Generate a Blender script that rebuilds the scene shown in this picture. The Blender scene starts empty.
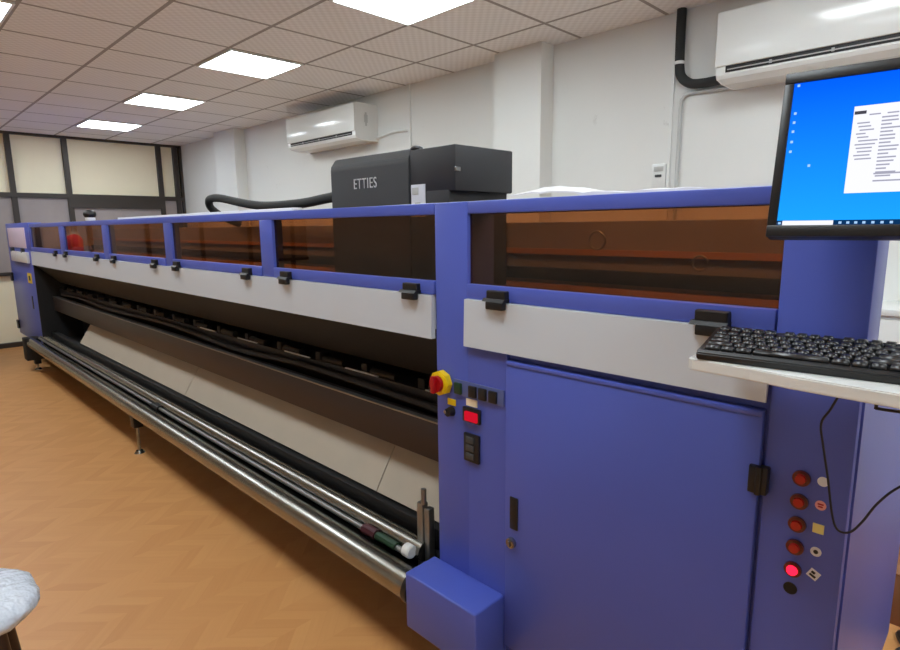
import bpy, bmesh, math, random
from mathutils import Vector, Matrix
random.seed(7)
C = bpy.context.scene.collection
S = bpy.context.scene

# ------------------------------------------------------------------ camera
cam_d = bpy.data.cameras.new('camera')
cam = bpy.data.objects.new('camera', cam_d); C.objects.link(cam); S.camera = cam
cam_d.sensor_fit = 'HORIZONTAL'; cam_d.sensor_width = 36.0
cam_d.lens = 36.0*578.944/900.0
cam_d.clip_start = 0.05; cam_d.clip_end = 100
yaw, pitch, roll = math.radians(44.8749), math.radians(9.67830), math.radians(0.61846)
fwd = Vector((-math.sin(yaw)*math.cos(pitch), math.cos(yaw)*math.cos(pitch), -math.sin(pitch)))
right0 = Vector((math.cos(yaw), math.sin(yaw), 0))
down0 = fwd.cross(right0)
right = math.cos(roll)*right0 + math.sin(roll)*down0
down = -math.sin(roll)*right0 + math.cos(roll)*down0
up = -down
cam.matrix_world = Matrix(((right.x, up.x, -fwd.x, 0), (right.y, up.y, -fwd.y, 0), (right.z, up.z, -fwd.z, 1.5), (0, 0, 0, 1)))

# ------------------------------------------------------------------ world, exposure
W = bpy.data.worlds.new('world'); S.world = W; W.use_nodes = True
W.node_tree.nodes['Background'].inputs[0].default_value = (0.8, 0.9, 1, 1)
W.node_tree.nodes['Background'].inputs[1].default_value = 0.3
S.view_settings.view_transform = 'Standard'; S.view_settings.look = 'None'
S.view_settings.gamma = 1.0; S.view_settings.use_curve_mapping = False
S.view_settings.exposure = 1.36
LIGHT = 7.5          # radiance of the ceiling panels

# ------------------------------------------------------------------ material helpers
def lin(c):
    return tuple((v/255/12.92) if v/255 <= 0.04045 else ((v/255+0.055)/1.055)**2.4 for v in c) + (1,)
def mat(name, rgb, rough=0.5, metal=0.0, spec=0.5, coat=0.0, var=0.06, vscale=6.0, bump=0.0, bscale=200.0):
    m = bpy.data.materials.new(name); m.use_nodes = True
    nt = m.node_tree; b = nt.nodes['Principled BSDF']
    b.inputs['Roughness'].default_value = rough; b.inputs['Metallic'].default_value = metal
    b.inputs['Specular IOR Level'].default_value = spec; b.inputs['Coat Weight'].default_value = coat
    tc = nt.nodes.new('ShaderNodeTexCoord')
    n = nt.nodes.new('ShaderNodeTexNoise'); n.inputs['Scale'].default_value = vscale; n.inputs['Detail'].default_value = 4
    nt.links.new(tc.outputs['Object'], n.inputs['Vector'])
    cr = nt.nodes.new('ShaderNodeMix'); cr.data_type = 'RGBA'
    l = lin(rgb)
    cr.inputs[6].default_value = tuple(v*(1-var) for v in l[:3]) + (1,)
    cr.inputs[7].default_value = tuple(min(1, v*(1+var)) for v in l[:3]) + (1,)
    nt.links.new(n.outputs['Fac'], cr.inputs[0]); nt.links.new(cr.outputs[2], b.inputs['Base Color'])
    if bump:
        n2 = nt.nodes.new('ShaderNodeTexNoise'); n2.inputs['Scale'].default_value = bscale
        nt.links.new(tc.outputs['Object'], n2.inputs['Vector'])
        bp = nt.nodes.new('ShaderNodeBump'); bp.inputs['Strength'].default_value = bump; bp.inputs['Distance'].default_value = 0.002
        nt.links.new(n2.outputs['Fac'], bp.inputs['Height']); nt.links.new(bp.outputs['Normal'], b.inputs['Normal'])
    return m
def emit(name, rgb, s):
    m = bpy.data.materials.new(name); m.use_nodes = True; nt = m.node_tree
    nt.nodes.remove(nt.nodes['Principled BSDF'])
    e = nt.nodes.new('ShaderNodeEmission'); e.inputs[0].default_value = lin(rgb); e.inputs[1].default_value = s
    nt.links.new(e.outputs[0], nt.nodes['Material Output'].inputs[0]); return m

BLUE = mat('blue_powder_coat', (82, 99, 194), 0.36, spec=0.5, var=0.03, bump=0.05, bscale=500)
PANELW = mat('white_panel_paint', (206, 214, 224), 0.4, var=0.02)
BLACK = mat('black_plastic', (20, 20, 22), 0.4)
BLACKM = mat('matt_black_sheet', (16, 15, 17), 0.6)
DGREY = mat('dark_grey_sheet', (66, 69, 72), 0.5, var=0.08)
DGREY2 = mat('charcoal_sheet', (40, 41, 45), 0.55)
BEAM = mat('dark_brown_grey_beam', (66, 58, 56), 0.38, metal=0.5)
STEEL = mat('brushed_steel', (158, 157, 150), 0.27, metal=1.0, var=0.1, vscale=40)
STEELD = mat('dull_aluminium', (150, 150, 148), 0.4, metal=0.9)
CHROME = mat('chrome', (150, 152, 156), 0.2, metal=1.0)
CREAMB = mat('cream_board', (182, 172, 156), 0.7, var=0.05)
WHITEP = mat('white_plastic', (232, 234, 232), 0.3, spec=0.5, var=0.01)
ACW = mat('air_conditioner_white', (236, 238, 235), 0.14, spec=0.6, var=0.01)
ACG = mat('air_conditioner_vent_grey', (170, 168, 166), 0.5)
YELLOW = mat('yellow_plastic', (240, 205, 20), 0.4)
RED = mat('red_plastic', (170, 14, 22), 0.3)
REDD = mat('dark_red_lens', (92, 8, 14), 0.15, coat=0.6)
FRAME = mat('dark_brown_anodised_frame', (62, 56, 52), 0.45, metal=0.3)
CREAMP = mat('cream_laminate_panel', (252, 242, 212), 0.5, var=0.02)
GREYP = mat('grey_wall_plastic', (196, 198, 196), 0.5)
CABLE = mat('dark_blue_black_cable', (18, 18, 30), 0.5)
HOSE = mat('black_foam_pipe', (44, 46, 46), 0.75, bump=0.4, bscale=90)
SHEETW = mat('white_plastic_sheet', (238, 238, 240), 0.35)
WOODD = mat('dark_brown_wood', (52, 34, 26), 0.4)
GREEN = mat('dark_green_tape', (24, 60, 36), 0.5)
MAROON = mat('maroon_tape', (70, 20, 34), 0.5)
COPPER = mat('copper_coloured_rail', (205, 150, 100), 0.4, metal=0.1)
CARD = mat('brown_cardboard', (150, 105, 70), 0.8)
DIFF = emit('lamp_diffuser', (236, 246, 250), LIGHT)
REDLIT = emit('lit_red_lamp', (255, 30, 60), 0.9)

def amber():
    m = bpy.data.materials.new('amber_acrylic'); m.use_nodes = True; nt = m.node_tree
    nt.nodes.remove(nt.nodes['Principled BSDF'])
    t = nt.nodes.new('ShaderNodeBsdfTransparent'); t.inputs[0].default_value = (0.61, 0.36, 0.20, 1)
    g = nt.nodes.new('ShaderNodeBsdfGlossy'); g.inputs['Roughness'].default_value = 0.02
    g.inputs[0].default_value = (0.9, 0.85, 0.8, 1)
    f = nt.nodes.new('ShaderNodeFresnel'); f.inputs[0].default_value = 1.5
    mx = nt.nodes.new('ShaderNodeMixShader')
    ge = nt.nodes.new('ShaderNodeNewGeometry'); iv = nt.nodes.new('ShaderNodeMath'); iv.operation = 'SUBTRACT'; iv.inputs[0].default_value = 1
    nt.links.new(ge.outputs['Backfacing'], iv.inputs[1]); mu = nt.nodes.new('ShaderNodeMath'); mu.operation = 'MULTIPLY'
    nt.links.new(f.outputs[0], mu.inputs[0]); nt.links.new(iv.outputs[0], mu.inputs[1])
    nt.links.new(mu.outputs[0], mx.inputs[0]); nt.links.new(t.outputs[0], mx.inputs[1]); nt.links.new(g.outputs[0], mx.inputs[2])
    nt.links.new(mx.outputs[0], nt.nodes['Material Output'].inputs[0]); return m
AMBER = amber()

# ------------------------------------------------------------------ mesh helpers
def add_box(bm, x0, x1, y0, y1, z0, z1, bev=0.0, seg=2):
    t = bmesh.new(); bmesh.ops.create_cube(t, size=1)
    for v in t.verts:
        v.co = Vector(((x0+x1)/2+v.co.x*(x1-x0), (y0+y1)/2+v.co.y*(y1-y0), (z0+z1)/2+v.co.z*(z1-z0)))
    if bev: bmesh.ops.bevel(t, geom=list(t.edges), offset=bev, segments=seg, affect='EDGES', profile=0.5)
    merge(bm, t)
def merge(bm, t):
    me = bpy.data.meshes.new('tmp'); t.to_mesh(me); t.free(); bm.from_mesh(me); bpy.data.meshes.remove(me)
def add_cyl(bm, p0, p1, r0, r1=None, seg=24, bev=0.0):
    r1 = r0 if r1 is None else r1
    p0, p1 = Vector(p0), Vector(p1); d = p1-p0
    t = bmesh.new()
    bmesh.ops.create_cone(t, cap_ends=True, segments=seg, radius1=r0, radius2=r1, depth=d.length)
    if bev:
        es = [e for e in t.edges if len(e.link_faces) == 2 and any(len(f.verts) > 4 for f in e.link_faces)]
        bmesh.ops.bevel(t, geom=es, offset=bev, segments=2, affect='EDGES')
    q = Vector((0, 0, 1)).rotation_difference(d.normalized())
    t.transform(Matrix.Translation((p0+p1)/2) @ q.to_matrix().to_4x4()); merge(bm, t)
def smooth_path(pts, n=6):
    P = [Vector(p) for p in pts]; out = []
    for i in range(len(P)-1):
        a = P[max(i-1, 0)]; b = P[i]; c = P[i+1]; d = P[min(i+2, len(P)-1)]
        for k in range(n):
            t = k/n
            out.append(0.5*((2*b)+(c-a)*t+(2*a-5*b+4*c-d)*t*t+(3*b-a-3*c+d)*t**3))
    out.append(P[-1]); return out
def add_tube(bm, pts, r, seg=12, n=6):
    P = smooth_path(pts, n); rings = []
    prev = None
    for i, p in enumerate(P):
        tn = (P[min(i+1, len(P)-1)]-P[max(i-1, 0)]).normalized()
        if prev is None:
            a = Vector((0, 0, 1)) if abs(tn.z) < 0.9 else Vector((1, 0, 0))
            u = tn.cross(a).normalized()
        else:
            u = (prev-tn*prev.dot(tn)).normalized()
        prev = u; w = tn.cross(u)
        rings.append([bm.verts.new(p+r*(math.cos(2*math.pi*k/seg)*u+math.sin(2*math.pi*k/seg)*w)) for k in range(seg)])
    for a, b in zip(rings, rings[1:]):
        for k in range(seg): bm.faces.new((a[k], a[(k+1) % seg], b[(k+1) % seg], b[k]))
    bm.faces.new(list(reversed(rings[0]))); bm.faces.new(rings[-1])
def add_prism(bm, poly, axis, a0, a1, bev=0.0):
    """poly: list of 2D points; axis 'x': points are (y,z); axis 'y': (x,z); axis 'z': (x,y)"""
    t = bmesh.new()
    def P(p, a): return {'x': (a, p[0], p[1]), 'y': (p[0], a, p[1]), 'z': (p[0], p[1], a)}[axis]
    A = [t.verts.new(P(p, a0)) for p in poly]; B = [t.verts.new(P(p, a1)) for p in poly]
    t.faces.new(A); t.faces.new(list(reversed(B))); n = len(poly)
    for i in range(n): t.faces.new((A[i], B[i], B[(i+1) % n], A[(i+1) % n]))
    bmesh.ops.recalc_face_normals(t, faces=t.faces)
    if bev: bmesh.ops.bevel(t, geom=list(t.edges), offset=bev, segments=2, affect='EDGES')
    merge(bm, t)
def origin_of(o):
    v = Vector(o.location)
    while o.parent: o = o.parent; v = v + Vector(o.location)
    return v
def obj(name, bm, m, parent=None, local=False, smooth=False, loc=None):
    """one mesh object; world-space bmesh is moved into its parent's space (unless local=True)"""
    bmesh.ops.recalc_face_normals(bm, faces=bm.faces)
    if parent and not local: bm.transform(Matrix.Translation(-origin_of(parent)))
    if loc is not None: bm.transform(Matrix.Translation(-Vector(loc)))
    if smooth:
        for f in bm.faces: f.smooth = True
        for e in bm.edges:
            if len(e.link_faces) == 2 and e.calc_face_angle(0) > 0.7: e.smooth = False
    me = bpy.data.meshes.new(name); bm.to_mesh(me); bm.free(); me.materials.append(m)
    o = bpy.data.objects.new(name, me); C.objects.link(o)
    if parent: o.parent = parent
    if loc is not None: o.location = loc
    return o
def bx(name, b, m, parent=None, bev=0.0, local=False, seg=2):
    bm = bmesh.new(); add_box(bm, *b, bev=bev, seg=seg); return obj(name, bm, m, parent, local, smooth=bev > 0)
def cy(name, p0, p1, r, m, parent=None, r1=None, seg=24, bev=0.0, local=False):
    bm = bmesh.new(); add_cyl(bm, p0, p1, r, r1, seg, bev); return obj(name, bm, m, parent, local, smooth=True)
def tb(name, pts, r, m, parent=None, seg=12, n=6, local=False):
    bm = bmesh.new(); add_tube(bm, pts, r, seg, n); return obj(name, bm, m, parent, local, smooth=True)
def thing(name, label, cat, loc=(0, 0, 0), group=None):
    o = bpy.data.objects.new(name, None); C.objects.link(o); o.location = loc; o.empty_display_size = 0.1
    o['label'] = label; o['category'] = cat
    if group: o['group'] = group
    return o
def tag(o, label, cat, group=None):
    o['label'] = label; o['category'] = cat
    if group: o['group'] = group
    return o
def struct(o):
    o['kind'] = 'structure'; return o
def dup(root, loc, label=None, group=None):
    r = root.copy(); C.objects.link(r); r.location = loc
    if label: r['label'] = label
    if group: r['group'] = group
    for ch in list(root.children):
        c = ch.copy(); C.objects.link(c); c.parent = r
        for g in ch.children:
            d = g.copy(); C.objects.link(d); d.parent = c
    return r
def text_mesh(name, s, size, m, parent, mtx, extrude=0.001):
    cu = bpy.data.curves.new(name, 'FONT'); cu.body = s; cu.size = size; cu.extrude = extrude
    cu.align_x = 'CENTER'; cu.align_y = 'CENTER'; cu.space_character = 1.15
    o = bpy.data.objects.new(name, cu); C.objects.link(o)
    me = bpy.data.meshes.new_from_object(o.evaluated_get(bpy.context.evaluated_depsgraph_get()))
    bpy.data.objects.remove(o); me.transform(mtx); me.materials.clear(); me.materials.append(m)
    me.name = name
    t = bpy.data.objects.new(name, me); C.objects.link(t); t.parent = parent; return t

# ------------------------------------------------------------------ structure
X0, X1, Y0, Y1, ZC = -9.3, 2.2, -3.2, 3.59, 2.74

def wall_mat():
    m = mat('white_wall_paint', (233, 234, 231), 0.75, var=0.03, vscale=1.2, bump=0.15, bscale=60)
    nt = m.node_tree; b = nt.nodes['Principled BSDF']
    src = b.inputs['Base Color'].links[0].from_socket
    tc = nt.nodes['Texture Coordinate']
    n = nt.nodes.new('ShaderNodeTexNoise'); n.inputs['Scale'].default_value = 3.3; n.inputs['Detail'].default_value = 8; n.inputs['Roughness'].default_value = 0.7
    nt.links.new(tc.outputs['Object'], n.inputs['Vector'])
    r = nt.nodes.new('ShaderNodeValToRGB'); r.color_ramp.elements[0].position = 0.66; r.color_ramp.elements[1].position = 0.74
    nt.links.new(n.outputs['Fac'], r.inputs[0])
    mx = nt.nodes.new('ShaderNodeMix'); mx.data_type = 'RGBA'; mx.inputs[7].default_value = lin((205, 204, 200))
    nt.links.new(r.outputs[0], mx.inputs[0]); nt.links.new(src, mx.inputs[6]); nt.links.new(mx.outputs[2], b.inputs['Base Color'])
    return m
WALL = wall_mat()

def floor_mat():
    m = mat('wood_parquet_vinyl', (176, 118, 66), 0.42, spec=0.35)
    nt = m.node_tree; b = nt.nodes['Principled BSDF']; L = nt.links
    tc = nt.nodes['Texture Coordinate']
    sp = nt.nodes.new('ShaderNodeSeparateXYZ'); L.new(tc.outputs['Object'], sp.inputs[0])
    def mth(op, a, b_=None):
        n = nt.nodes.new('ShaderNodeMath'); n.operation = op
        for i, v in enumerate((a, b_)):
            if v is None: continue
            if isinstance(v, (int, float)): n.inputs[i].default_value = v
            else: L.new(v, n.inputs[i])
        return n.outputs[0]
    # chevron rows: rows 0.12 m wide, planks slanted +-45 degrees
    row = mth('FLOOR', mth('DIVIDE', sp.outputs[0], 0.14))
    sgn = mth('SUBTRACT', mth('MULTIPLY', mth('MODULO', mth('ABSOLUTE', row), 2), 2), 1)
    v = mth('ADD', sp.outputs[1], mth('MULTIPLY', sgn, mth('SUBTRACT', sp.outputs[0], mth('MULTIPLY', row, 0.14))))
    pid = mth('FLOOR', mth('DIVIDE', v, 0.07))
    cx = nt.nodes.new('ShaderNodeCombineXYZ'); L.new(row, cx.inputs[0]); L.new(pid, cx.inputs[1])
    wn = nt.nodes.new('ShaderNodeTexWhiteNoise'); L.new(cx.outputs[0], wn.inputs[0])
    cx2 = nt.nodes.new('ShaderNodeCombineXYZ'); L.new(mth('MULTIPLY', sp.outputs[0], 4), cx2.inputs[0]); L.new(mth('MULTIPLY', v, 45), cx2.inputs[1])
    ns = nt.nodes.new('ShaderNodeTexNoise'); ns.inputs['Scale'].default_value = 1.0; ns.inputs['Detail'].default_value = 3; L.new(cx2.outputs[0], ns.inputs[0])
    fr = mth('FRACT', mth('DIVIDE', v, 0.07)); seam = mth('LESS_THAN', fr, 0.05)
    fac = mth('ADD', mth('MULTIPLY', wn.outputs[0], 0.55), mth('MULTIPLY', ns.outputs['Fac'], 0.5))
    fac = mth('SUBTRACT', fac, mth('MULTIPLY', seam, 0.15))
    cr = nt.nodes.new('ShaderNodeValToRGB')
    cr.color_ramp.elements[0].color = lin((210, 149, 90)); cr.color_ramp.elements[0].position = 0.1
    cr.color_ramp.elements[1].color = lin((222, 164, 104)); cr.color_ramp.elements[1].position = 0.95
    L.new(fac, cr.inputs[0]); L.new(cr.outputs[0], b.inputs['Base Color'])
    return m

def ceil_mat():
    m = mat('ceiling_tiles', (200, 197, 193), 0.85)
    nt = m.node_tree; b = nt.nodes['Principled BSDF']; L = nt.links
    tc = nt.nodes['Texture Coordinate']; sp = nt.nodes.new('ShaderNodeSeparateXYZ'); L.new(tc.outputs['Object'], sp.inputs[0])
    def mth(op, a, b_=None):
        n = nt.nodes.new('ShaderNodeMath'); n.operation = op
        for i, v in enumerate((a, b_)):
            if v is None: continue
            if isinstance(v, (int, float)): n.inputs[i].default_value = v
            else: L.new(v, n.inputs[i])
        return n.outputs[0]
    d = []
    for s, off in ((sp.outputs[0], 2.9+18), (sp.outputs[1], 18-0.175)):
        f = mth('FRACT', mth('DIVIDE', mth('ADD', s, off), 0.6))
        d.append(mth('MINIMUM', f, mth('SUBTRACT', 1.0, f)))
    line = mth('LESS_THAN', mth('MINIMUM', d[0], d[1]), 0.02)
    # fine square dimples
    k = 2*math.pi/0.06
    wv = mth('MULTIPLY', mth('SINE', mth('MULTIPLY', sp.outputs[0], k)), mth('SINE', mth('MULTIPLY', sp.outputs[1], k)))
    dim = mth('ADD', 0.5, mth('MULTIPLY', wv, 0.5))
    mx = nt.nodes.new('ShaderNodeMix'); mx.data_type = 'RGBA'
    mx.inputs[6].default_value = lin((234, 233, 232)); mx.inputs[7].default_value = lin((250, 250, 250)); L.new(dim, mx.inputs[0])
    m2 = nt.nodes.new('ShaderNodeMix'); m2.data_type = 'RGBA'; m2.inputs[7].default_value = lin((165, 161, 158))
    L.new(line, m2.inputs[0]); L.new(mx.outputs[2], m2.inputs[6]); L.new(m2.outputs[2], b.inputs['Base Color'])
    bp = nt.nodes.new('ShaderNodeBump'); bp.inputs['Strength'].default_value = 0.3; bp.inputs['Distance'].default_value = 0.004
    L.new(dim, bp.inputs['Height']); L.new(bp.outputs[0], b.inputs['Normal'])
    return m

struct(bx('floor', (X0-.2, X1+.2, Y0-.2, Y1+.2, -0.1, 0), floor_mat()))
struct(bx('ceiling', (X0-.2, X1+.2, Y0-.2, Y1+.2, ZC, ZC+.1), ceil_mat()))
bm = bmesh.new()
add_box(bm, X0-.1, X1+.1, Y1, Y1+.15, 0, ZC)
add_box(bm, -2.94, -2.518, 3.445, Y1+.02, 0, ZC)
add_box(bm, -7.784, -7.207, 3.445, Y1+.02, 0, ZC)
struct(obj('wall_back', bm, WALL))
struct(bx('wall_right', (X1, X1+.15, Y0-.1, Y1, 0, ZC), WALL))
struct(bx('wall_front', (X0-.1, X1+.15, Y0-.15, Y0, 0, ZC), WALL))

# left partition: cream laminate above, smoky glazing in the middle, cream board below
pw = struct(bx('wall_left', (X0-.12, X0-.04, Y0, Y1, 0, ZC), CREAMP))
posts = [-2.9, -2.1, -1.3, -.5, 0.25, 0.85, 1.457, 2.075, 3.264, 3.50]
bm = bmesh.new()
for y in posts: add_box(bm, X0-.04, X0+.02, y-.03, y+.03, 0, ZC)
add_box(bm, X0-.04, X0+.02, 3.555, 3.59, 0, ZC)
add_box(bm, X0-.04, X0+.018, Y0, Y1, ZC-.03, ZC)
add_box(bm, X0-.04, X0+.018, Y0, Y1, 1.925, 1.985)
add_box(bm, X0-.04, X0+.016, Y0, Y1, 0.93, 0.975)
add_box(bm, X0-.04, X0+.016, Y0, Y1, 0, 0.06)
add_box(bm, X0-.04, X0+.019, 2.075, 3.264, 1.80, 1.985)
struct(obj('trim_1', bm, FRAME))
GLZ = mat('smoky_glazing', (160, 150, 148), 0.2, spec=0.6, var=0.25, vscale=2.5)
bm = bmesh.new(); add_box(bm, X0-.04, X0-.02, Y0, Y1, 0.97, 1.93)
struct(obj('window_1', bm, GLZ))

# ------------------------------------------------------------------ ceiling lamps
def ceiling_lamp():
    t = thing('ceiling_light', '', 'ceiling light', (0, 0, ZC), 'square ceiling lights')
    bm = bmesh.new()
    for a in ((-.29, .29, -.29, -.275), (-.29, .29, .275, .29), (-.29, -.275, -.275, .275), (.275, .29, -.275, .275)):
        add_box(bm, *a, -.012, 0)
    obj('lamp_frame', bm, WHITEP, t, local=True)
    bx('diffuser', (-.275, .275, -.275, .275, -.008, 0), DIFF, t, local=True)
    return t
LL = {(-2.6, 2.275): 'lit square ceiling light panel nearest the wall pillar, largest of the row above the printer',
      (-4.4, 2.275): 'lit square ceiling light panel second in the row, in front of the far air conditioner',
      (-6.2, 2.275): 'lit square ceiling light panel third in the row, before the last one',
      (-8.0, 2.275): 'lit square ceiling light panel at the far end, nearest the brown framed partition',
      (-4.4, 0.475): 'lit square ceiling light panel cut off at the top left corner'}
lamp0 = None
for y in (2.275, 0.475):
    for x in (-8.0, -6.2, -4.4, -2.6, -0.8, 1.0):
        lab = LL.get((x, y), 'lit square ceiling light panel outside the photo, over the open floor')
        if lamp0 is None:
            lamp0 = ceiling_lamp(); lamp0.location = (x, y, ZC); lamp0['label'] = lab
        else: dup(lamp0, (x, y, ZC), lab)

# ------------------------------------------------------------------ printing machine
F_ = 1.24                       # front plane of the cabinets
PM = thing('wide_format_printer', 'very long blue and white wide-format printing machine with amber windows', 'printer', (-4.4, 1.6, 0))
XL, XR = -8.7, -0.186
GZ0, GZ1 = 1.333, 1.535          # glass
# near cabinet carcass
bm = bmesh.new()
add_box(bm, -1.296, -1.160, F_, 1.36, 0.2, 1.57, .003)          # post
add_box(bm, -1.160, -1.009, F_, 1.30, 0.2, 1.146)
obj('cabinet_post', bm, BLUE, PM, smooth=True)
bm = bmesh.new()
add_box(bm, -0.334, XR, F_, 1.352, 0.2, 1.57, .004)             # right column
add_box(bm, -1.160, -0.336, F_+.012, 1.34, 0.2, 1.29)           # front skin behind the door
add_prism(bm, [(1.345, 0.2), (2.15, 0.2), (2.15, 1.09), (1.62, 1.195), (1.345, 1.195)], 'x', -1.29, XR-.002)
obj('cabinet_body', bm, BLUE, PM, smooth=True)
bm = bmesh.new(); add_prism(bm, [(1.262, 0.215), (2.14, 0.215), (2.14, 1.08), (1.61, 1.185), (1.262, 1.185)], 'x', XR-.001, XR+.004)
obj('side_panel', bm, BLUE, PM)
bx('cabinet_plinth', (-1.25, XR-.04, F_+.06, 2.08, 0.09, 0.2), BLACKM, PM)
def rails(name, x0, x1, z0, z1, y0=F_, y1=F_+.05): return bx(name, (x0, x1, y0, y1, z0, z1), BLUE, PM, .003)
rails('top_rail', -1.160, -0.334, GZ1, 1.57, y1=1.352)
def window(x0, x1):
    g = bx('window_frame', (x0, x1, F_-.004, F_+.03, 1.290, GZ0), BLUE, PM, .003)
    bx('window_pane', (x0+.001, x1-.001, F_+.012, F_+.017, GZ0-.004, GZ1+.006), AMBER, g)
    return g
window(-1.160, -0.336)
# near white flap and the door
bm = bmesh.new(); add_prism(bm, [(F_+.011, 1.290), (F_-.012, 1.288), (F_-.016, 1.148), (F_-.008, 1.146), (F_+.011, 1.275)], 'x', -1.163, -0.338)
obj('white_flap', bm, PANELW, PM)
dr = bx('cabinet_door', (-1.006, -0.341, F_-.010, F_+.012, 0.236, 1.128), BLUE, PM, .004)
bx('door_lip', (-1.0, -0.343, F_-.013, F_-.009, 1.116, 1.126), BLUE, dr, .0015)
bm = bmesh.new(); add_box(bm, -0.986, -0.957, F_-.014, F_-.008, 0.630, 0.730, .003)
h = obj('recessed_handle', bm, BLACK, dr, smooth=True)
bm = bmesh.new()
add_cyl(bm, (-0.979, F_-.006, 0.587), (-0.979, F_-.022, 0.587), .017, .015, bev=.002); add_box(bm, -0.983, -0.975, F_-.028, F_-.020, 0.578, 0.598, .002)
lk = obj('door_lock', bm, CHROME, dr, smooth=True); lk['label'] = 'round chrome key lock'
bm = bmesh.new(); add_box(bm, -0.358, -0.336, F_-.020, F_-.008, 0.955, 1.014, .003); add_box(bm, -0.340, -0.322, F_-.020, F_-.0, 0.955, 1.014, .003)
add_cyl(bm, (-0.338, F_-.020, 0.955), (-0.338, F_-.020, 1.014), .006)
hg = obj('hinge', bm, BLACK, dr, smooth=True)
# latches between white flaps and window frames
def latch(x, w=.034):
    x += .016
    bm = bmesh.new()
    add_box(bm, x-w, x+w, F_-.022, F_+.0, 1.294, 1.322, .003)
    add_prism(bm, [(F_-.034, 1.292), (F_-.026, 1.300), (F_-.004, 1.300), (F_-.004, 1.290)], 'x', x-w-.006, x+w+.002)
    l = obj('latch', bm, BLACK, PM)
    bm = bmesh.new(); add_box(bm, x-w*.8, x+w*.95, F_-.034, F_-.013, 1.270, 1.292, .003)
    obj('latch_hook', bm, BLACK, l, smooth=True)
for x in (-1.051, -0.468, -1.412, -2.20, -2.547, -3.391, -3.737, -4.540, -4.953, -5.889, -6.252): latch(x)
# left row of bays
bays = [(-2.300, -1.300), (-3.455, -2.410), (-4.660, -3.565), (-5.935, -4.790), (-7.35, -6.090)]
bps = [(-2.410, -2.300), (-3.565, -3.455), (-4.790, -4.660), (-6.090, -5.935), (-7.42, -7.35)]
rails('top_rail', -7.36, -1.298, GZ1, 1.57, y1=1.30)
for a, b in bps: rails('window_post', a, b, 1.292, 1.536, y1=1.29)
for a, b in bays: window(a, b)
bm = bmesh.new(); add_prism(bm, [(F_+.010, 1.289), (F_-.010, 1.288), (F_-.012, 1.150), (F_+.010, 1.150)], 'x', -7.36, -1.306)
obj('white_flap', bm, PANELW, PM)
bm = bmesh.new(); add_box(bm, -4.6, -2.22, 1.30, 1.345, 1.545, 1.585, .003)
lt = obj('white_cover_strip', bm, SHEETW, PM, smooth=True)
# far column
bx('far_column', (XL, -7.37, F_, 2.15, 0.27, 1.292), BLUE, PM, .004)
bm = bmesh.new(); add_box(bm, XL, -7.40, F_, 1.36, 1.292, 1.585, .004)
obj('far_column_head', bm, BLUE, PM, smooth=True)
pp = bx('column_head_piece', (-8.58, -7.60, F_-.006, F_+.002, 1.315, 1.535), mat('pale_lavender', (224, 206, 226), 0.35), PM, .003); pp['label'] = 'pale lavender piece at the column head'  # thin pale lavender rectangle on the front of the column head
fp = bx('white_plate', (-8.40, -7.50, F_-.03, F_-.002, 1.16, 1.275), WHITEP, PM, .006); fp['label'] = 'white plate on the far column'
for x in (-8.35, -7.75): cy('knob', (x, F_-.03, 1.285), (x, F_+.001, 1.285), .03, BLACK, PM)
yl = bx('warning_sticker', (-7.74, -7.54, F_-.004, F_, 0.94, 1.05), YELLOW, PM); yl['label'] = 'yellow warning sticker'
bx('sticker_mark', (-7.68, -7.60, F_-.005, F_-.003, 0.97, 1.02), BLACK, yl)
bx('recessed_handle', (-7.66, -7.62, F_-.006, F_+.002, 0.66, 0.80), BLACK, PM)
for z in (0.96, 0.38): bx('hinge', (XL-.004, XL+.08, F_-.02, F_+.002, z-.05, z+.05), BLACK, PM)
bx('far_plinth', (XL+.1, -7.5, F_+.08, 2.05, 0.06, 0.27), BLACKM, PM)
# recessed printing section
bm = bmesh.new()
add_prism(bm, [(F_+.006, 1.150), (1.46, 0.945), (1.50, 0.945), (1.50, 1.18), (F_+.006, 1.18)], 'x', -7.38, -1.294)
obj('slanted_hood', bm, BLACKM, PM)
bx('back_sheet', (-7.38, -1.294, 1.62, 1.66, 0.3, 0.99), BLACKM, PM)
bx('back_skin', (-7.38, -1.294, 2.06, 2.10, 0.3, 1.42), DGREY2, PM)
bx('inner_floor', (-7.38, -1.294, 1.34, 2.06, 0.3, 0.345), BLACKM, PM)
bx('inner_cheek', (-1.300, -1.292, 1.245, 1.66, 0.25, 1.16), BLACKM, PM)
bx('inner_cheek', (-7.372, -7.355, F_-.002, 1.66, 0.27, 1.16), BLACKM, PM)
bx('media_platen', (-7.37, -1.30, 1.44, 1.62, 0.83, 0.885), DGREY2, PM, .004)
# pinch rollers and bright edge strips along the platen
x = -1.33; k = 0
while x > -7.2:
    bm = bmesh.new()
    add_cyl(bm, (x-.06, 1.452, 0.90), (x-.22, 1.452, 0.90), .016)
    add_box(bm, x-.29, x-.25, 1.445, 1.50, 0.87, 0.925, .004)
    obj('pinch_roller', bm, BLACKM, PM, smooth=True)
    x -= 0.36; k += 1
for k in range(5): bx('edge_strip', (-1.56-.52*k, -1.33-.52*k, 1.430, 1.438, 0.889, 0.8935), PANELW, PM)
tb('cable_bundle', [(-1.4, 1.41, 0.84), (-2.4, 1.42, 0.855), (-3.1, 1.41, 0.835), (-4.2, 1.42, 0.86), (-5.4, 1.41, 0.84), (-6.4, 1.42, 0.855), (-7.1, 1.41, 0.84)], .014, BLACKM, PM, 8)
fb = bx('front_beam', (-7.36, -1.294, 1.375, 1.435, 0.655, 0.802), BEAM, PM, .004)
bx('beam_edge', (-7.36, -1.296, 1.372, 1.40, 0.800, 0.806), STEELD, fb)
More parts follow.
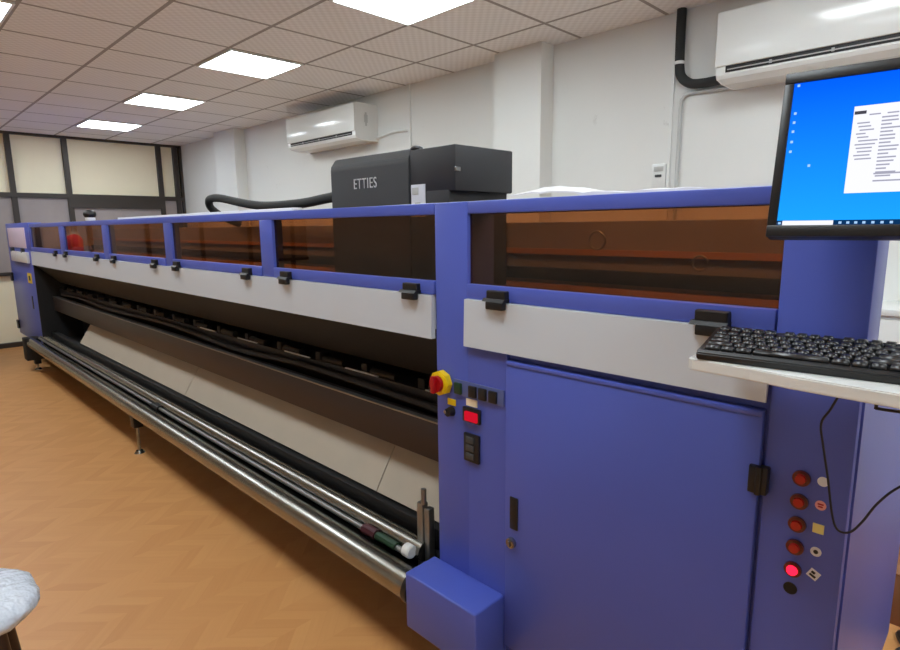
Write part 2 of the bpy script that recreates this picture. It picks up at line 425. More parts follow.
# sloping cream boards with joints
xs = [-1.30, -1.78, -3.78, -6.34]
for a, b in zip(xs[1:], xs[:-1]):
    bm = bmesh.new()
    add_prism(bm, [(1.352, 0.438), (1.362, 0.432), (1.512, 0.672), (1.502, 0.678)], 'x', a+.003, b-.003)
    obj('sloping_board', bm, CREAMB, PM)
bx('lower_rail', (-7.36, -1.296, 1.325, 1.375, 0.355, 0.428), BLACKM, PM, .004)
bx('lower_rail', (-7.36, -1.32, 1.30, 1.345, 0.295, 0.345), BLACKM, PM, .004)
# rollers
rl = cy('front_roller', (-1.345, 1.160, 0.309), (-7.62, 1.160, 0.309), .052, STEEL, PM, seg=40, bev=.003)
cy('roller_end', (-1.322, 1.160, 0.309), (-1.345, 1.160, 0.309), .056, BLACK, rl, seg=40)
cy('rear_roller', (-1.40, 1.272, 0.365), (-7.50, 1.272, 0.365), .036, STEEL, PM, seg=32)
sh = cy('tension_shaft', (-1.44, 1.222, 0.360), (-7.45, 1.222, 0.360), .011, STEELD, PM, seg=16)
bm = bmesh.new(); add_cyl(bm, (-1.415, 1.222, 0.375), (-1.452, 1.222, 0.375), .024, bev=.004)
c_ = obj('shaft_cap', bm, WHITEP, sh, smooth=True); c_['label'] = 'white shaft cap'
tb('shaft_wrap', [(-1.50, 1.222, 0.362), (-1.56, 1.220, 0.366), (-1.61, 1.222, 0.362)], .016, GREEN, sh, 8)
tb('shaft_wrap', [(-1.62, 1.222, 0.362), (-1.65, 1.219, 0.366), (-1.69, 1.222, 0.361)], .020, MAROON, sh, 8)
cy('shaft_collar', (-3.86, 1.222, 0.358), (-3.98, 1.222, 0.358), .022, BLACK, sh, seg=16)
bx('roller_tray', (-7.45, -1.33, 1.20, 1.33, 0.285, 0.297), BLACKM, PM)
for x0, m_ in ((-1.415, STEELD), (-7.42, WHITEP)):
    bm = bmesh.new()
    add_box(bm, x0-.018, x0+.012, 1.262, 1.29, 0.30, 0.545, .003); add_box(bm, x0+.020, x0+.045, 1.262, 1.29, 0.30, 0.535, .003)
    br = obj('roller_bracket', bm, m_, PM, smooth=True)
    cy('bracket_knob', (x0+.012, 1.27, 0.545), (x0+.012, 1.27, 0.60), .010, STEELD, br, seg=12)
bm = bmesh.new(); add_box(bm, -7.66, -7.50, 1.10, 1.30, 0.12, 0.36, .004); obj('roller_end_plate', bm, BLACKM, PM, smooth=True)
def leg(x, y, name='roller_leg', top=0.26):
    l = bx(name, (x-.035, x+.035, y-.03, y+.03, top-.075, top), BLACK, PM, .003)
    cy('leg_screw', (x, y, 0.015), (x, y, top-.07), .010, STEEL, l, seg=12)
    cy('leg_foot', (x, y, 0.0), (x, y, 0.018), .034, STEEL, l, r1=.022, seg=24)
leg(-4.156, 1.16); leg(-7.58, 1.2, top=.14)
for x, y in ((-1.2, 1.38), (-0.28, 1.38), (-1.2, 2.05), (-0.28, 2.05), (-7.55, 1.40), (-8.45, 1.40), (-7.55, 2.0), (-8.45, 2.0)): leg(x, y, 'machine_leg', .12 if x > -2 else .08)
# blue motor cover at the roller end
bm = bmesh.new(); add_box(bm, -1.322, -1.014, 1.108, F_+.002, 0.200, 0.395, .006, 3)
obj('motor_cover', bm, BLUE, PM, smooth=True)
# control cluster on the post
bm = bmesh.new()
add_cyl(bm, (-1.262, F_, 1.017), (-1.262, F_-.030, 1.017), .040, .040, seg=8, bev=.005)
es = obj('isolator_switch', bm, YELLOW, PM, smooth=True); es['label'] = 'yellow rotary switch'
bm = bmesh.new(); add_cyl(bm, (-1.262, F_-.030, 1.017), (-1.262, F_-.042, 1.017), .026); add_box(bm, -1.270, -1.254, F_-.056, F_-.040, 0.990, 1.044, .003)
t_ = obj('switch_grip', bm, RED, es, smooth=True); t_['label'] = 'dark red grip'
bp_ = bx('button_plate', (-1.215, -1.018, F_-.004, F_+.001, 0.988, 1.036), mat('blue_grey_plate', (90, 104, 160), 0.4), PM)
for i, x in enumerate((-1.195, -1.135, -1.095, -1.055)):
    bx('push_button', (x-.016, x+.014, F_-.012, F_-.003, 0.992, 1.028), BLACK if i else GREEN, bp_, .003)
rk = bx('rocker_switch', (-1.176, -1.106, F_-.010, F_+.001, 0.912, 0.958), BLACK, PM, .003)
o_ = bx('rocker', (-1.162, -1.112, F_-.018, F_-.008, 0.918, 0.948), emit('lit_red_rocker', (235, 25, 50), 0.28), rk, .003); o_['label'] = 'red rocker'
bx('switch_label', (-1.166, -1.122, F_-.003, F_+.001, 0.962, 0.984), CREAMP, PM)
md = bx('switch_module', (-1.172, -1.110, F_-.010, F_+.001, 0.786, 0.876), BLACK, PM, .003)
for i in range(3): bx('module_key', (-1.160, -1.128, F_-.014, F_-.008, 0.796+i*.026, 0.815+i*.026), DGREY, md, .002)
cy('key_knob', (-1.230, F_, 0.928), (-1.230, F_-.022, 0.928), .016, BLACK, PM, r1=.013)
cy('knob_cap', (-1.236, F_-.020, 0.930), (-1.236, F_-.026, 0.930), .006, CHROME, PM)
bx('yellow_tag', (-1.246, -1.212, F_-.003, F_+.001, 0.948, 0.968), YELLOW, PM)
# indicator buttons on the right column
LABW = mat('white_label', (228, 232, 240), 0.5); LABP = mat('pink_label', (236, 170, 170), 0.5); LABY = mat('pale_yellow_label', (236, 228, 150), 0.5)
LENS = mat('red_button_lens', (175, 18, 20), 0.2, coat=0.5)
labs = [(LABW, 'round', None), (LABP, 'round', RED), (LABY, 'square', None), (LABW, 'round', BLACK), (LABW, 'diamond', BLACK)]
for i, (lm, sh_, mk) in enumerate(labs):
    z = 1.007-i*.0485; x = -0.266
    b_ = cy('indicator_button', (x, F_, z), (x, F_-.009, z), .0165, STEELD if False else REDD, PM, r1=.0155, seg=28, bev=.002)
    b_['label'] = 'lit red button, lowest of the column' if i == 4 else 'dark red round button'
    lens = cy('button_lens', (x, F_-.008, z), (x, F_-.014, z), .0105, REDLIT if i == 4 else LENS, b_, r1=.009, seg=24)
    zl = z+.003
    bm = bmesh.new()
    if sh_ == 'round': add_cyl(bm, (-0.2305, F_, zl), (-0.2305, F_-.0015, zl), .0095, seg=24)
    else:
        add_box(bm, -.0095, .0095, -.0015, 0, -.0095, .0095)
        if sh_ == 'diamond': bm.transform(Matrix.Rotation(math.radians(28), 4, 'Y'))
        bm.transform(Matrix.Translation((-0.2305, F_, zl)))
    s_ = obj('button_sticker', bm, lm, PM); s_['label'] = ['white round sticker', 'pink round sticker', 'pale yellow square sticker', 'white round sticker with dark centre', 'white tilted sticker with dark mark'][i]
    if mk:
        bm = bmesh.new(); t2 = .0055 if i != 4 else .0045
        if i == 4:
            add_box(bm, -.006, .006, -.0022, -.001, -.0055, -.001); add_box(bm, -.006, .001, -.0022, -.001, .001, .006)
            bm.transform(Matrix.Rotation(math.radians(28), 4, 'Y')); bm.transform(Matrix.Translation((-0.2305, F_, zl)))
        elif i == 1:
            add_box(bm, -.2355, -.2255, F_-.0022, F_-.001, zl+.001, zl+.004); add_box(bm, -.2345, -.2265, F_-.0022, F_-.001, zl-.004, zl-.001)
        else: add_cyl(bm, (-0.2305, F_, zl), (-0.2305, F_-.0022, zl), .0042, seg=16)
        obj('sticker_mark', bm, mk, s_)
cy('cable_hole', (-0.268, F_+.001, 0.769), (-0.268, F_-.002, 0.769), .0125, BLACKM, PM, seg=20)
# gantry seen through the glass
gb = bx('gantry_beam', (-7.3, -0.42, 1.80, 1.92, 1.20, 1.512), mat('grey_paint', (150, 146, 142), 0.5), PM, .006)
bx('guide_rail', (-7.3, -0.42, 1.775, 1.80, 1.395, 1.415), COPPER, gb)
bx('guide_rail', (-7.3, -0.42, 1.775, 1.80, 1.265, 1.285), COPPER, gb)
bx('cable_chain', (-7.3, -0.42, 1.775, 1.80, 1.30, 1.345), BLACKM, gb, .004)
bx('inner_deck', (-7.37, -0.36, 1.28, 1.80, 1.205, 1.22), BEAM, PM)
for px_, pz_, r_ in ((-0.89, 1.455, .026), (-0.592, 1.40, .019)):
    bm = bmesh.new(); add_tube(bm, [(px_+r_*math.cos(a*math.pi/12), 1.50, pz_+r_*math.sin(a*math.pi/12)) for a in range(25)], .003, 6, 2)
    obj('thin_ring', bm, STEELD, gb, smooth=True)  # thin dull ring standing behind the near amber pane
# print carriage on the gantry
cf = bmesh.new(); add_prism(cf, [(1.45, 1.27), (1.45, 1.735), (1.452, 1.752), (1.475, 1.782), (1.49, 1.787), (1.77, 1.787), (1.77, 1.27)], 'x', -2.153, -1.65, .002)
cg = obj('carriage_cover', cf, DGREY, PM, smooth=False)
ce = bmesh.new(); add_box(ce, -1.65, -1.415, 1.455, 1.765, 1.62, 1.775, .005); add_box(ce, -1.65, -1.445, 1.455, 1.77, 1.27, 1.63, .005)
add_tube(ce, [(-1.652, 1.47, 1.778), (-1.63, 1.47, 1.785), (-1.60, 1.47, 1.776)], .008, 8)
c2 = obj('carriage_end_box', ce, DGREY2, PM, smooth=True)
bx('carriage_sticker', (-1.640, -1.566, 1.452, 1.456, 1.535, 1.651), LABW, c2)
bm = bmesh.new(); add_box(bm, -1.634, -1.60, 1.4505, 1.453, 1.615, 1.64); add_box(bm, -1.62, -1.575, 1.4505, 1.453, 1.565, 1.572); add_box(bm, -1.62, -1.59, 1.4505, 1.453, 1.58, 1.587)
obj('sticker_print', bm, GREYP, c2)
bm = bmesh.new(); add_box(bm, -1.417, -1.408, 1.452, 1.475, 1.685, 1.70, .002); obj('carriage_latch', bm, CHROME, c2, smooth=True)
text_mesh('lettering', 'ETTIES', 0.058, mat('pale_lettering', (200, 202, 204), 0.4), cg,
          Matrix.Translation(Vector((-1.914, 1.4485, 1.671))-origin_of(cg)) @ Matrix.Rotation(math.radians(90), 4, 'X') @ Matrix.Diagonal((.80, 1.0, 1, 1)))
tb('supply_hose', [(-2.10, 1.60, 1.655), (-2.39, 1.60, 1.640), (-2.66, 1.60, 1.622), (-3.03, 1.60, 1.622), (-3.32, 1.60, 1.650), (-3.56, 1.60, 1.683), (-3.70, 1.60, 1.690), (-3.78, 1.61, 1.675), (-3.815, 1.64, 1.63), (-3.825, 1.72, 1.575), (-3.825, 1.83, 1.53)], .024, HOSE, PM, 12)
# ------------------------------------------------------------------ things on top of the printer
bm = bmesh.new()
n1, n2 = 26, 5; grid = []
for i in range(n1+1):
    row = []
    for j in range(n2+1):
        x = -1.02+i*(.66/n1); y = 1.262+j*(.085/n2)
        z = 1.574+max(0, (0.030*math.exp(-((x+.93)/.14)**2)+.006*math.exp(-((x+.6)/.1)**2))*(0.4+0.6*j/n2)+random.uniform(-.002, .003))
        row.append(bm.verts.new((x, y, z)))
    grid.append(row)
for i in range(n1):
    for j in range(n2): bm.faces.new((grid[i][j], grid[i+1][j], grid[i+1][j+1], grid[i][j+1]))
r_ = bmesh.ops.extrude_face_region(bm, geom=list(bm.faces))
for v in [g for g in r_['geom'] if isinstance(g, bmesh.types.BMVert)]: v.co.z = 1.5705 if v.co.z < 1.58 else v.co.z-.004
tag(obj('plastic_sheet', bm, SHEETW, smooth=True), 'crumpled white plastic sheet lying along the top of the near cabinet', 'plastic sheet')
wl = thing('warning_beacon', 'small black and white dome fitting on the far end of the printer top', 'beacon', (-5.17, 1.27, 1.57))
cy('beacon_base', (-5.17, 1.27, 1.571), (-5.17, 1.27, 1.60), .035, WHITEP, wl, bev=.004)
bm = bmesh.new(); bmesh.ops.create_uvsphere(bm, u_segments=20, v_segments=10, radius=.045); bm.transform(Matrix.Translation((-5.17, 1.27, 1.62)) @ Matrix.Diagonal((1, 1, .8, 1)))
obj('beacon_dome', bm, BLACK, wl, smooth=True)

# ------------------------------------------------------------------ air conditioners
def aircon(x0, x1, zb, zt, label, light=True):
    yb, yf = Y1, 3.325
    t = thing('air_conditioner', label, 'air conditioner', (x0, yb, zb), 'split air conditioners on the back wall')
    bm = bmesh.new()
    add_prism(bm, [(yf+.006, zt), (yf, zt-.012), (yf, zb-.012), (yf+.012, zb-.030), (yf+.09, zb-.045), (yb, zb-.045), (yb, zt)], 'x', x0+.012, x1-.012)
    obj('air_conditioner_body', bm, ACW, t)
    for a in (x0, x1-.012):
        bm = bmesh.new(); add_prism(bm, [(yf+.008, zt+.002), (yf+.002, zt-.014), (yf+.002, zb-.010), (yf+.014, zb-.028), (yf+.092, zb-.043), (yb, zb-.043), (yb, zt+.002)], 'x', a, a+.012)
        obj('end_cap', bm, WHITEP, t)
    bm = bmesh.new(); add_box(bm, x0-.004, x1+.004, yf-.014, yf+.001, zb+.030, zt-.006, .006, 3)
    obj('front_panel', bm, ACW, t, smooth=True)
    bx('air_outlet', (x0+.05, x1-.05, yf-.004, yf+.002, zb-.002, zb+.030), BLACKM, t)
    bx('louver', (x0+.06, x1-.06, yf-.008, yf-.003, zb+.008, zb+.013), ACG, t)
    for k in range(1, 4): bx('louver_clip', (x0+(x1-x0)*k/4-.006, x0+(x1-x0)*k/4+.006, yf-.009, yf-.003, zb+.004, zb+.020), ACG, t)
    return t
ac = aircon(-5.70, -4.51, 2.345, 2.627, 'white split air conditioner on the far back wall, above the black print carriage')
bm = bmesh.new(); add_box(bm, -4.51, -4.5085, 3.43, 3.47, 2.46, 2.53); add_box(bm, -4.51, -4.508, 3.44, 3.46, 2.43, 2.55)
obj('side_emblem', bm, GREYP, ac)
ac2 = aircon(-1.29, -0.22, 2.285, 2.590, 'white split air conditioner at the right, above the monitor')
tag(tb('black_pipe', [(-1.599, 3.56, 2.74), (-1.599, 3.56, 2.60), (-1.595, 3.56, 2.42), (-1.575, 3.555, 2.355), (-1.52, 3.55, 2.312), (-1.45, 3.545, 2.300), (-1.40, 3.545, 2.300), (-1.305, 3.54, 2.302)], .027, HOSE, None, 16), 'bent black insulated pipe running from ceiling to the right air conditioner', 'pipe')
tag(cy('pipe_clip', (-1.598, 3.56, 2.432), (-1.598, 3.56, 2.450), .029, WHITEP), 'white band clipped round the bent black pipe', 'clip')
tag(tb('drain_pipe', [(-1.27, 3.572, 2.255), (-1.40, 3.575, 2.258), (-1.53, 3.577, 2.262), (-1.572, 3.578, 2.24), (-1.583, 3.578, 2.19), (-1.585, 3.578, 1.9), (-1.585, 3.578, 1.5)], .011, GREYP, None, 10), 'thin pale grey pipe bending down the wall below the black pipe', 'pipe')
tag(bx('wiring_trunk', (-1.650, -1.632, 3.575, 3.59, 1.4, 2.74), WHITEP), 'thin white vertical wiring strip left of the pale grey pipe', 'wiring strip')
tag(bx('wiring_trunk', (-4.060, -4.030, 3.572, 3.59, 1.2, 2.74), WHITEP), 'thin white vertical wiring strip behind the black print carriage', 'wiring strip')
tag(tb('wall_cable', [(-4.52, 3.575, 2.33), (-4.40, 3.58, 2.345), (-4.25, 3.58, 2.36), (-4.06, 3.58, 2.35)], .012, WHITEP, None, 8), 'short white cable from far air conditioner to the wiring strip', 'cable')
sk = thing('wall_switch', 'small white switch plate on the back wall above the amber window', 'switch', (-1.70, 3.59, 1.79))
bx('switch_plate', (-1.745, -1.655, 3.572, 3.59, 1.71, 1.87), WHITEP, sk, .004)
bx('switch_rocker', (-1.72, -1.68, 3.564, 3.574, 1.79, 1.805), DGREY, sk, .002)
bx('switch_rocker', (-1.73, -1.67, 3.566, 3.574, 1.825, 1.855), GREYP, sk, .002)
cb = thing('storage_cabinet', 'low white cabinet against the back wall behind the right end of the printer', 'cabinet', (-0.2, 3.3, 0))
bx('cabinet_body', (-0.62, 0.6, 3.24, 3.585, 0.02, 1.08), WHITEP, cb, .004)
bx('cabinet_top', (-0.64, 0.62, 3.22, 3.588, 1.08, 1.11), WHITEP, cb, .004)
for a in (-0.61, 0.0): bx('door', (a, a+.59, 3.228, 3.24, 0.06, 1.06), WHITEP, cb, .003)
bx('plinth', (-0.6, 0.58, 3.27, 3.58, 0, 0.03), DGREY, cb)

# ------------------------------------------------------------------ monitor on an arm
PHI = math.radians(6); TL = math.radians(90-76.3)
mon = thing('monitor', 'black framed computer monitor with a bright blue desktop', 'monitor', (-0.3090, 1.0435, 1.4790))
mon.rotation_euler = (-TL, 0, PHI)
MW, MH = 0.43, 0.27
bm = bmesh.new(); add_box(bm, 0, MW, 0.004, 0.035, 0, MH, .004); add_box(bm, .03, MW-.03, 0.03, 0.05, .03, MH-.03, .008)
obj('monitor_case', bm, BLACK, mon, local=True, smooth=True)
bm = bmesh.new()
for a in ((0, MW, 0, .018), (0, MW, MH-.018, MH), (0, .014, .018, MH-.018), (MW-.014, MW, .018, MH-.018)): add_box(bm, a[0], a[1], 0, .012, a[2], a[3], .002)
obj('bezel', bm, BLACK, mon, local=True, smooth=True)
def screen_mat():
    m = bpy.data.materials.new('screen_blue'); m.use_nodes = True; nt = m.node_tree; nt.nodes.remove(nt.nodes['Principled BSDF'])
    tc = nt.nodes.new('ShaderNodeTexCoord'); sp = nt.nodes.new('ShaderNodeSeparateXYZ'); nt.links.new(tc.outputs['Object'], sp.inputs[0])
    mr = nt.nodes.new('ShaderNodeMapRange'); mr.inputs[1].default_value = .02; mr.inputs[2].default_value = MH; nt.links.new(sp.outputs[2], mr.inputs[0])
    cr = nt.nodes.new('ShaderNodeValToRGB'); cr.color_ramp.elements[0].color = lin((28, 160, 255)); cr.color_ramp.elements[1].color = lin((0, 84, 255))
    nt.links.new(mr.outputs[0], cr.inputs[0]); e = nt.nodes.new('ShaderNodeEmission'); e.inputs[1].default_value = 0.45
    nt.links.new(cr.outputs[0], e.inputs[0]); nt.links.new(e.outputs[0], nt.nodes['Material Output'].inputs[0]); return m
scr = bx('screen', (.0135, MW-.0135, .003, .008, .017, MH-.017), screen_mat(), mon, local=True)
EW = emit('screen_white', (245, 246, 255), 0.42); ED = emit('screen_navy', (12, 52, 96), 0.42); ET = emit('screen_text', (165, 165, 182), 0.42); EK = emit('screen_dark_text', (70, 70, 80), 0.42); EP = emit('screen_pale_icon', (170, 212, 255), 0.40)
def flat(bm, u0, u1, v0, v1, d=.0022): add_box(bm, u0, u1, d, .0031, v0, v1)
bm = bmesh.new(); flat(bm, .0135, MW-.0135, .0168, .0255); obj('taskbar', bm, ED, scr, local=True)
bm = bmesh.new(); flat(bm, .022, .091, .0172, .0250, .0018); obj('search_box', bm, EW, scr, local=True)
for u in (.016, .098, .108, .118, .128, .139, .150, .161):
    bm = bmesh.new(); flat(bm, u, u+.0038, .0195, .0230, .0017); obj('taskbar_icon', bm, EP, scr, local=True)
for u, v in ((.0185, .246), (.0185, .200), (.0185, .185), (.0185, .170), (.0185, .153), (.0185, .137), (.047, .112)):
    bm = bmesh.new(); flat(bm, u, u+.0036, v, v+.0038); obj('desktop_icon', bm, EP, scr, local=True)
bm = bmesh.new(); u0 = .100
flat(bm, u0, u0+.20, .067, .202, .002); win = obj('open_window', bm, EW, scr, local=True)
bm = bmesh.new()
flat(bm, u0+.001, u0+.016, .189, .194, .0015)
obj('window_tab', bm, EK, scr, local=True)
bm = bmesh.new()
random.seed(3)
for k in range(17):
    v = .174-k*.0056
    if k < 11: flat(bm, u0+.006+.002*(k % 3), u0+.006+random.uniform(.012, .028), v, v+.0020, .0015)
    flat(bm, u0+.036, u0+.036+random.uniform(.012, .026), v+.006, v+.0082, .0015)
for v in (.094, .083): flat(bm, u0+.034, u0+.13, v, v+.0022, .0014)
for k in range(5): flat(bm, u0+.02+k*.022, u0+.034+k*.022, .186, .188, .0015)
obj('window_text', bm, ET, scr, local=True)
# arm and tray stand, outside the right side of the machine
arm = thing('monitor_stand', 'grey steel floor stand holding monitor and keyboard tray off the right side of the printer', 'monitor stand', (0.10, 1.26, 0))
bx('post', (0.08, 0.12, 1.24, 1.28, 0.02, 1.64), DGREY, arm, .004)
bx('base', (-0.08, 0.30, 1.06, 1.46, 0.0, 0.02), DGREY, arm, .004)
bx('monitor_bracket', (0.05, 0.12, 1.20, 1.24, 1.58, 1.64), DGREY, arm, .004)
bx('tray_bracket', (-0.06, 0.14, 1.10, 1.24, 1.222, 1.2445), DGREY, arm, .003)
tr = thing('keyboard_tray', 'white keyboard tray with rounded corner jutting out at the right', 'tray', (-0.1, 1.0, 1.262))
bm = bmesh.new()
pl = [(-0.41, 1.03), (-0.409, 1.012), (-0.40, 1.005), (-0.30, 0.997), (-0.24, 0.985), (0.22, 0.962), (0.22, 1.19), (-0.41, 1.19)]
add_prism(bm, pl, 'z', 1.245, 1.266, .002); obj('tray_top', bm, WHITEP, tr, smooth=False)
tb('cable_holder', [(-0.143, 1.09, 1.246), (-0.143, 1.09, 1.215), (-0.138, 1.09, 1.211), (-0.09, 1.09, 1.213), (-0.02, 1.09, 1.215), (-0.015, 1.09, 1.246)], .0025, BLACK, tr, 8)
# keyboard
kb = thing('keyboard', 'black computer keyboard with raised back on the white tray', 'keyboard', (-0.392, 1.002, 1.2665))
kb.rotation_euler = (math.radians(9), 0, PHI)
KW, KD = 0.44, 0.135
bm = bmesh.new(); add_prism(bm, [(0, 0), (0, .012), (.006, .016), (KD, .018), (KD, .002), (KD-.02, 0)], 'x', 0, KW, .002)
obj('keyboard_body', bm, BLACK, kb, local=True)
bm = bmesh.new()
for x in (.02, KW-.05): add_box(bm, x, x+.03, KD-.015, KD-.008, -.018, .004, .001)
obj('keyboard_feet', bm, BLACK, kb, local=True)
KEYM = mat('key_black', (34, 34, 36), 0.28, spec=0.6)
def keymesh(w):
    b = bmesh.new(); 
    A = [b.verts.new(p) for p in ((-w/2, -.0075, 0), (w/2, -.0075, 0), (w/2, .0075, 0), (-w/2, .0075, 0))]
    B = [b.verts.new(p) for p in ((-w/2+.002, -.0055, .008), (w/2-.002, -.0055, .008), (w/2-.002, .006, .008), (-w/2+.002, .006, .008))]
    b.faces.new(B); b.faces.new(list(reversed(A)))
    for i in range(4): b.faces.new((A[i], A[(i+1) % 4], B[(i+1) % 4], B[i]))
    bmesh.ops.bevel(b, geom=[e for e in b.edges if e.verts[0].co.z > .004 or e.verts[1].co.z > .004], offset=.001, segments=2, affect='EDGES')
    for f in b.faces: f.smooth = True
    me = bpy.data.meshes.new('key'); b.to_mesh(me); b.free(); me.materials.append(KEYM); return me
KM = {}
U = .0190
rows = [[1.4, 1.2, 1.4, 5.8, 1.4, 1.2, 1.2, 1.4, .2, 1, 1, 1, .2, 2, 1], [2.25]+[1]*10+[2.75, 1.4, 1, 1.4, 1, 1, 1, 0], [1.75]+[1]*11+[2.25, 3.6, 1, 1, 1, 0],
        [1.5]+[1]*12+[1.5, .2, 1, 1, 1, .2, 1, 1, 1, 0], [1]*13+[2, .2, 1, 1, 1, .2, 1, 1, 1], [1, 1, 1, 1, 1, .5, 1, 1, 1, 1, .5, 1, 1, 1, 1, .2, 1, 1, 1]]
gaps = {(0, 8), (0, 12), (1, 12), (1, 14), (2, 13), (3, 14), (3, 18), (4, 14), (4, 18), (5, 5), (5, 10), (5, 15)}
cnt = 0
for r, row in enumerate(rows):
    x = .009; y = .018+r*U+(.004 if r == 5 else 0)
    for i, w in enumerate(row):
        if w == 0: continue
        if (r, i) not in gaps and x+w*U < KW-.003 and cnt < 100:
            key = round(w, 2)
            if key not in KM: KM[key] = keymesh(w*U-.0018)
            o = bpy.data.objects.new('key', KM[key]); C.objects.link(o); o.parent = kb
            o.location = (x+w*U/2, y, .0155+.0015*r/5); cnt += 1
        x += w*U
# hanging cable
tag(tb('hanging_cable', [(-0.19, 1.09, 1.2425), (-0.193, 1.09, 1.224), (-0.203, 1.09, 1.196), (-0.214, 1.09, 1.169), (-0.210, 1.10, 1.129), (-0.198, 1.10, 1.071), (-0.187, 1.10, 1.012), (-0.177, 1.10, 0.988), (-0.160, 1.10, 0.990), (-0.145, 1.10, 1.014), (-0.127, 1.10, 1.054), (-0.100, 1.10, 1.092), (-0.04, 1.12, 1.14), (0.0, 1.16, 1.17)], .0019, CABLE, None, 8), 'thin dark cable hanging in a loop below the keyboard tray', 'cable')

# ------------------------------------------------------------------ floor clutter behind the right end
bxn = thing('cardboard_box', 'brown cardboard box on the floor behind the right side of the printer', 'box', (-0.1, 2.75, 0))
bx('box_body', (-0.28, 0.15, 2.56, 2.95, 0, 0.20), CARD, bxn, .003)
for a, b_ in ((-0.28, -0.068), (-0.062, 0.15)): bx('box_flap', (a, b_, 2.56, 2.95, 0.20, 0.206), CARD, bxn)
for k in range(3):
    tag(tb('floor_cable', [(-0.16+.02*k, 2.20, .012), (-0.17, 2.30+.04*k, .012), (-0.155+.03*k, 2.40, .02+.01*k), (-0.18+.015*k, 2.50, .012), (-0.1+.05*k, 2.53-.03*k, .012), (0.1, 2.42+.06*k, .012), (0.4, 2.3+.1*k, .012)], .011, BLACK, None, 8),
        'black cable lying on the floor beside the cardboard box', 'cable', 'floor cables beside the box')

# ------------------------------------------------------------------ stool wrapped in plastic
st = thing('stool', 'stool with round seat wrapped in clear plastic and dark brown legs', 'stool', (-2.035, 0.03, 0))
def plastic():
    m = mat('crinkled_plastic_wrap', (204, 212, 224), 0.2, spec=0.8, var=0.06, vscale=14, bump=0.9, bscale=34)
    m.node_tree.nodes['Bump'].inputs['Distance'].default_value = 0.014
    return m
bm = bmesh.new(); N = 48; prof = [(0.0, .478), (.10, .476), (.16, .472), (.195, .464), (.213, .454), (.221, .442), (.219, .430), (.206, .418), (.19, .412), (0.0, .412)]
rings = []
for (r, z) in prof[1:-1]:
    rings.append([bm.verts.new((-2.035+(r+.004*math.sin(9*a)*r/.2+random.uniform(-.003, .003))*math.cos(a), .03+(r+.004*math.sin(7*a)*r/.2+random.uniform(-.003, .003))*math.sin(a), z+random.uniform(-.003, .003))) for a in [2*math.pi*k/N for k in range(N)]])
for a, b_ in zip(rings, rings[1:]):
    for k in range(N): bm.faces.new((a[k], a[(k+1) % N], b_[(k+1) % N], b_[k]))
bm.faces.new(rings[0]); bm.faces.new(list(reversed(rings[-1])))
obj('seat', bm, plastic(), st, smooth=True)
for a in (38, 128, 218, 308):
    ca, sa = math.cos(math.radians(a)), math.sin(math.radians(a))
    cy('leg', (-2.035+.165*ca, .03+.165*sa, .405), (-2.035+.215*ca, .03+.215*sa, 0), .017, WOODD, st, r1=.014, seg=14)
bm = bmesh.new(); add_tube(bm, [(-2.035+.188*math.cos(k*math.pi/12), .03+.188*math.sin(k*math.pi/12), .16) for k in range(25)], .008, 8, 3)
obj('foot_ring', bm, WOODD, st, smooth=True)

# ------------------------------------------------------------------ person by the far end of the machine
SKIN = mat('skin', (196, 150, 122), 0.5); HAIRM = mat('black_hair', (20, 17, 16), 0.5)
def skinned(name, verts, edges, m, parent, sub=2):
    me = bpy.data.meshes.new(name); me.from_pydata([v[0] for v in verts], edges, [])
    o = bpy.data.objects.new(name, me); C.objects.link(o)
    md = o.modifiers.new('skin', 'SKIN'); md.use_smooth_shade = True
    if not me.skin_vertices: 
        bpy.context.view_layer.update()
    for i, v in enumerate(verts):
        sv = me.skin_vertices[0].data[i]; rr = v[1]; sv.radius = rr if isinstance(rr, tuple) else (rr, rr); sv.use_root = (i == 0)
    sb = o.modifiers.new('sub', 'SUBSURF'); sb.levels = sub; sb.render_levels = sub
    m2 = bpy.data.meshes.new_from_object(o.evaluated_get(bpy.context.evaluated_depsgraph_get()))
    bpy.data.objects.remove(o); m2.name = name; m2.materials.clear(); m2.materials.append(m)
    for p in m2.polygons: p.use_smooth = True
    q = bpy.data.objects.new(name, m2); C.objects.link(q); q.parent = parent; return q
per = thing('person', 'person in a red shirt and dark trousers standing by the far end of the printer', 'person', (-8.28, 0.68, 0))
per.rotation_euler = (0, 0, math.radians(8)); per.scale = (1.11, 1.11, 1.11)
V = []; E = []
def v(p, r_, par=None):
    V.append((p, r_)); i = len(V)-1
    if par is not None: E.append((par, i))
    return i
pel = v((0, 0, .82), (.125, .095)); sp1 = v((0, .005, .98), (.115, .085), pel); ch = v((0, 0, 1.15), (.135, .095), sp1); uc = v((0, -.01, 1.26), (.085, .07), ch)
nk = v((0, 0, 1.335), (.048, .05), uc); hb = v((0, .015, 1.41), (.062, .075), nk); hm = v((0, .01, 1.485), (.074, .09), hb); ht = v((0, 0, 1.545), (.05, .065), hm)
ns = v((0, .105, 1.455), .011, hm)
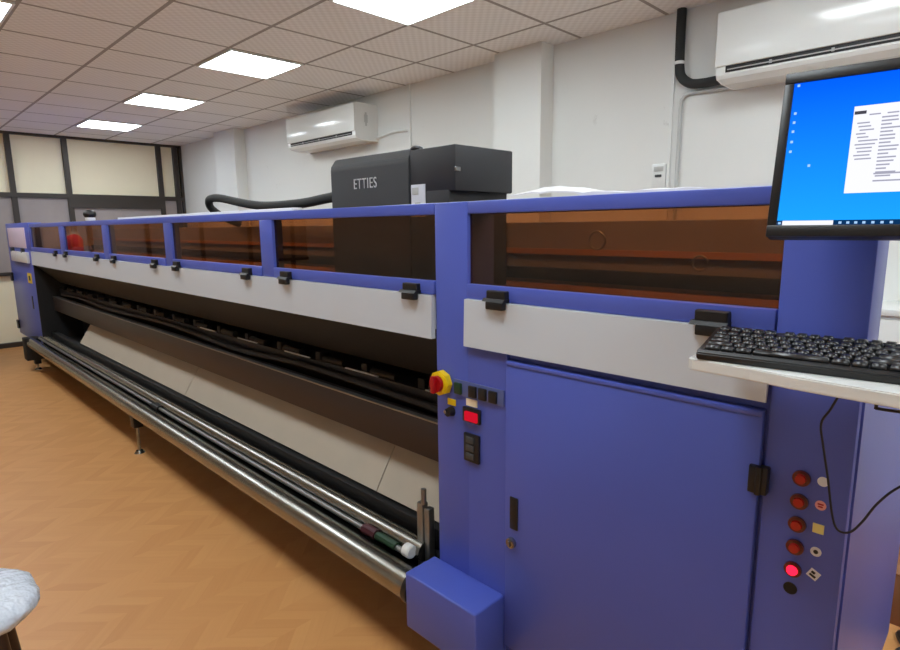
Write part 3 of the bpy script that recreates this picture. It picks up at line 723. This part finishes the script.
for sg in (-1, 1):
    sh2 = v((sg*.165, -.005, 1.235), .05, uc); el = v((sg*.205, -.03, 1.0), .038, sh2); wr = v((sg*.205, .05, .80), .024, el); pm = v((sg*.205, .075, .735), (.018, .034), wr)
    for k, (dy, ln) in enumerate(((-.028, .060), (-.009, .074), (.010, .078), (.029, .068))):
        a = v((sg*.205, .080+dy, .695), .009, pm); b = v((sg*.200, .088+dy, .695-ln*.5), .0085, a); v((sg*.190, .092+dy, .695-ln), .007, b)
    th = v((sg*.198, .115, .745), .010, pm); v((sg*.190, .130, .705), .008, th)
    hp = v((sg*.085, 0, .76), (.085, .085), pel); kn = v((sg*.095, .01, .43), .055, hp); an = v((sg*.095, -.02, .085), .036, kn); v((sg*.105, .11, .035), (.036, .028), an)
skinned('body', V, E, SKIN, per)
def garment(name, pts, m): return skinned(name, [p[:2] for p in pts], [(p[2], i) for i, p in enumerate(pts) if p[2] is not None], m, per)
sh_pts = [((0, 0, .80), (.140, .110), None), ((0, .005, .98), (.132, .102), 0), ((0, 0, 1.15), (.150, .110), 1), ((0, -.01, 1.255), (.100, .085), 2)]
for sg in (-1, 1):
    n0 = len(sh_pts); sh_pts += [((sg*.165, -.005, 1.235), .064, 3), ((sg*.196, -.022, 1.06), .054, n0)]
garment('shirt', sh_pts, mat('red_shirt_cloth', (214, 24, 26), 0.8))
tp = [((0, 0, .80), (.134, .105), None)]
for sg in (-1, 1):
    n0 = len(tp); tp += [((sg*.085, 0, .74), (.096, .096), 0), ((sg*.095, .01, .43), .070, n0), ((sg*.095, -.015, .10), .056, n0+1)]
garment('trousers', tp, mat('dark_trouser_cloth', (38, 40, 52), 0.85))
for sg in (-1, 1):
    bm = bmesh.new(); bmesh.ops.create_uvsphere(bm, u_segments=16, v_segments=10, radius=1)
    bm.transform(Matrix.Translation((sg*.103, .055, .042)) @ Matrix.Diagonal((.045, .125, .042, 1))); 
    for q in bm.verts: q.co.z = max(q.co.z, .001)
    obj('shoe', bm, BLACK, per, local=True, smooth=True)
    bm = bmesh.new(); bmesh.ops.create_uvsphere(bm, u_segments=12, v_segments=8, radius=.011); bm.transform(Matrix.Translation((sg*.030, .083, 1.478))); obj('eye', bm, BLACK, per, local=True, smooth=True)
    bm = bmesh.new(); bmesh.ops.create_uvsphere(bm, u_segments=12, v_segments=8, radius=1); bm.transform(Matrix.Translation((sg*.076, .005, 1.462)) @ Matrix.Diagonal((.010, .018, .028, 1))); obj('ear', bm, SKIN, per, local=True, smooth=True)
bm = bmesh.new(); bmesh.ops.create_uvsphere(bm, u_segments=20, v_segments=12, radius=1); bm.transform(Matrix.Translation((0, -.010, 1.510)) @ Matrix.Diagonal((.083, .092, .075, 1)))
for q in bm.verts:
    if q.co.y > .045 and q.co.z < 1.53: q.co.y = .045
obj('hair', bm, HAIRM, per, local=True, smooth=True)
bm = bmesh.new(); add_box(bm, -.022, .022, .072, .088, 1.425, 1.433, .003); obj('mouth', bm, mat('lips', (150, 84, 76), 0.5), per, local=True, smooth=True)
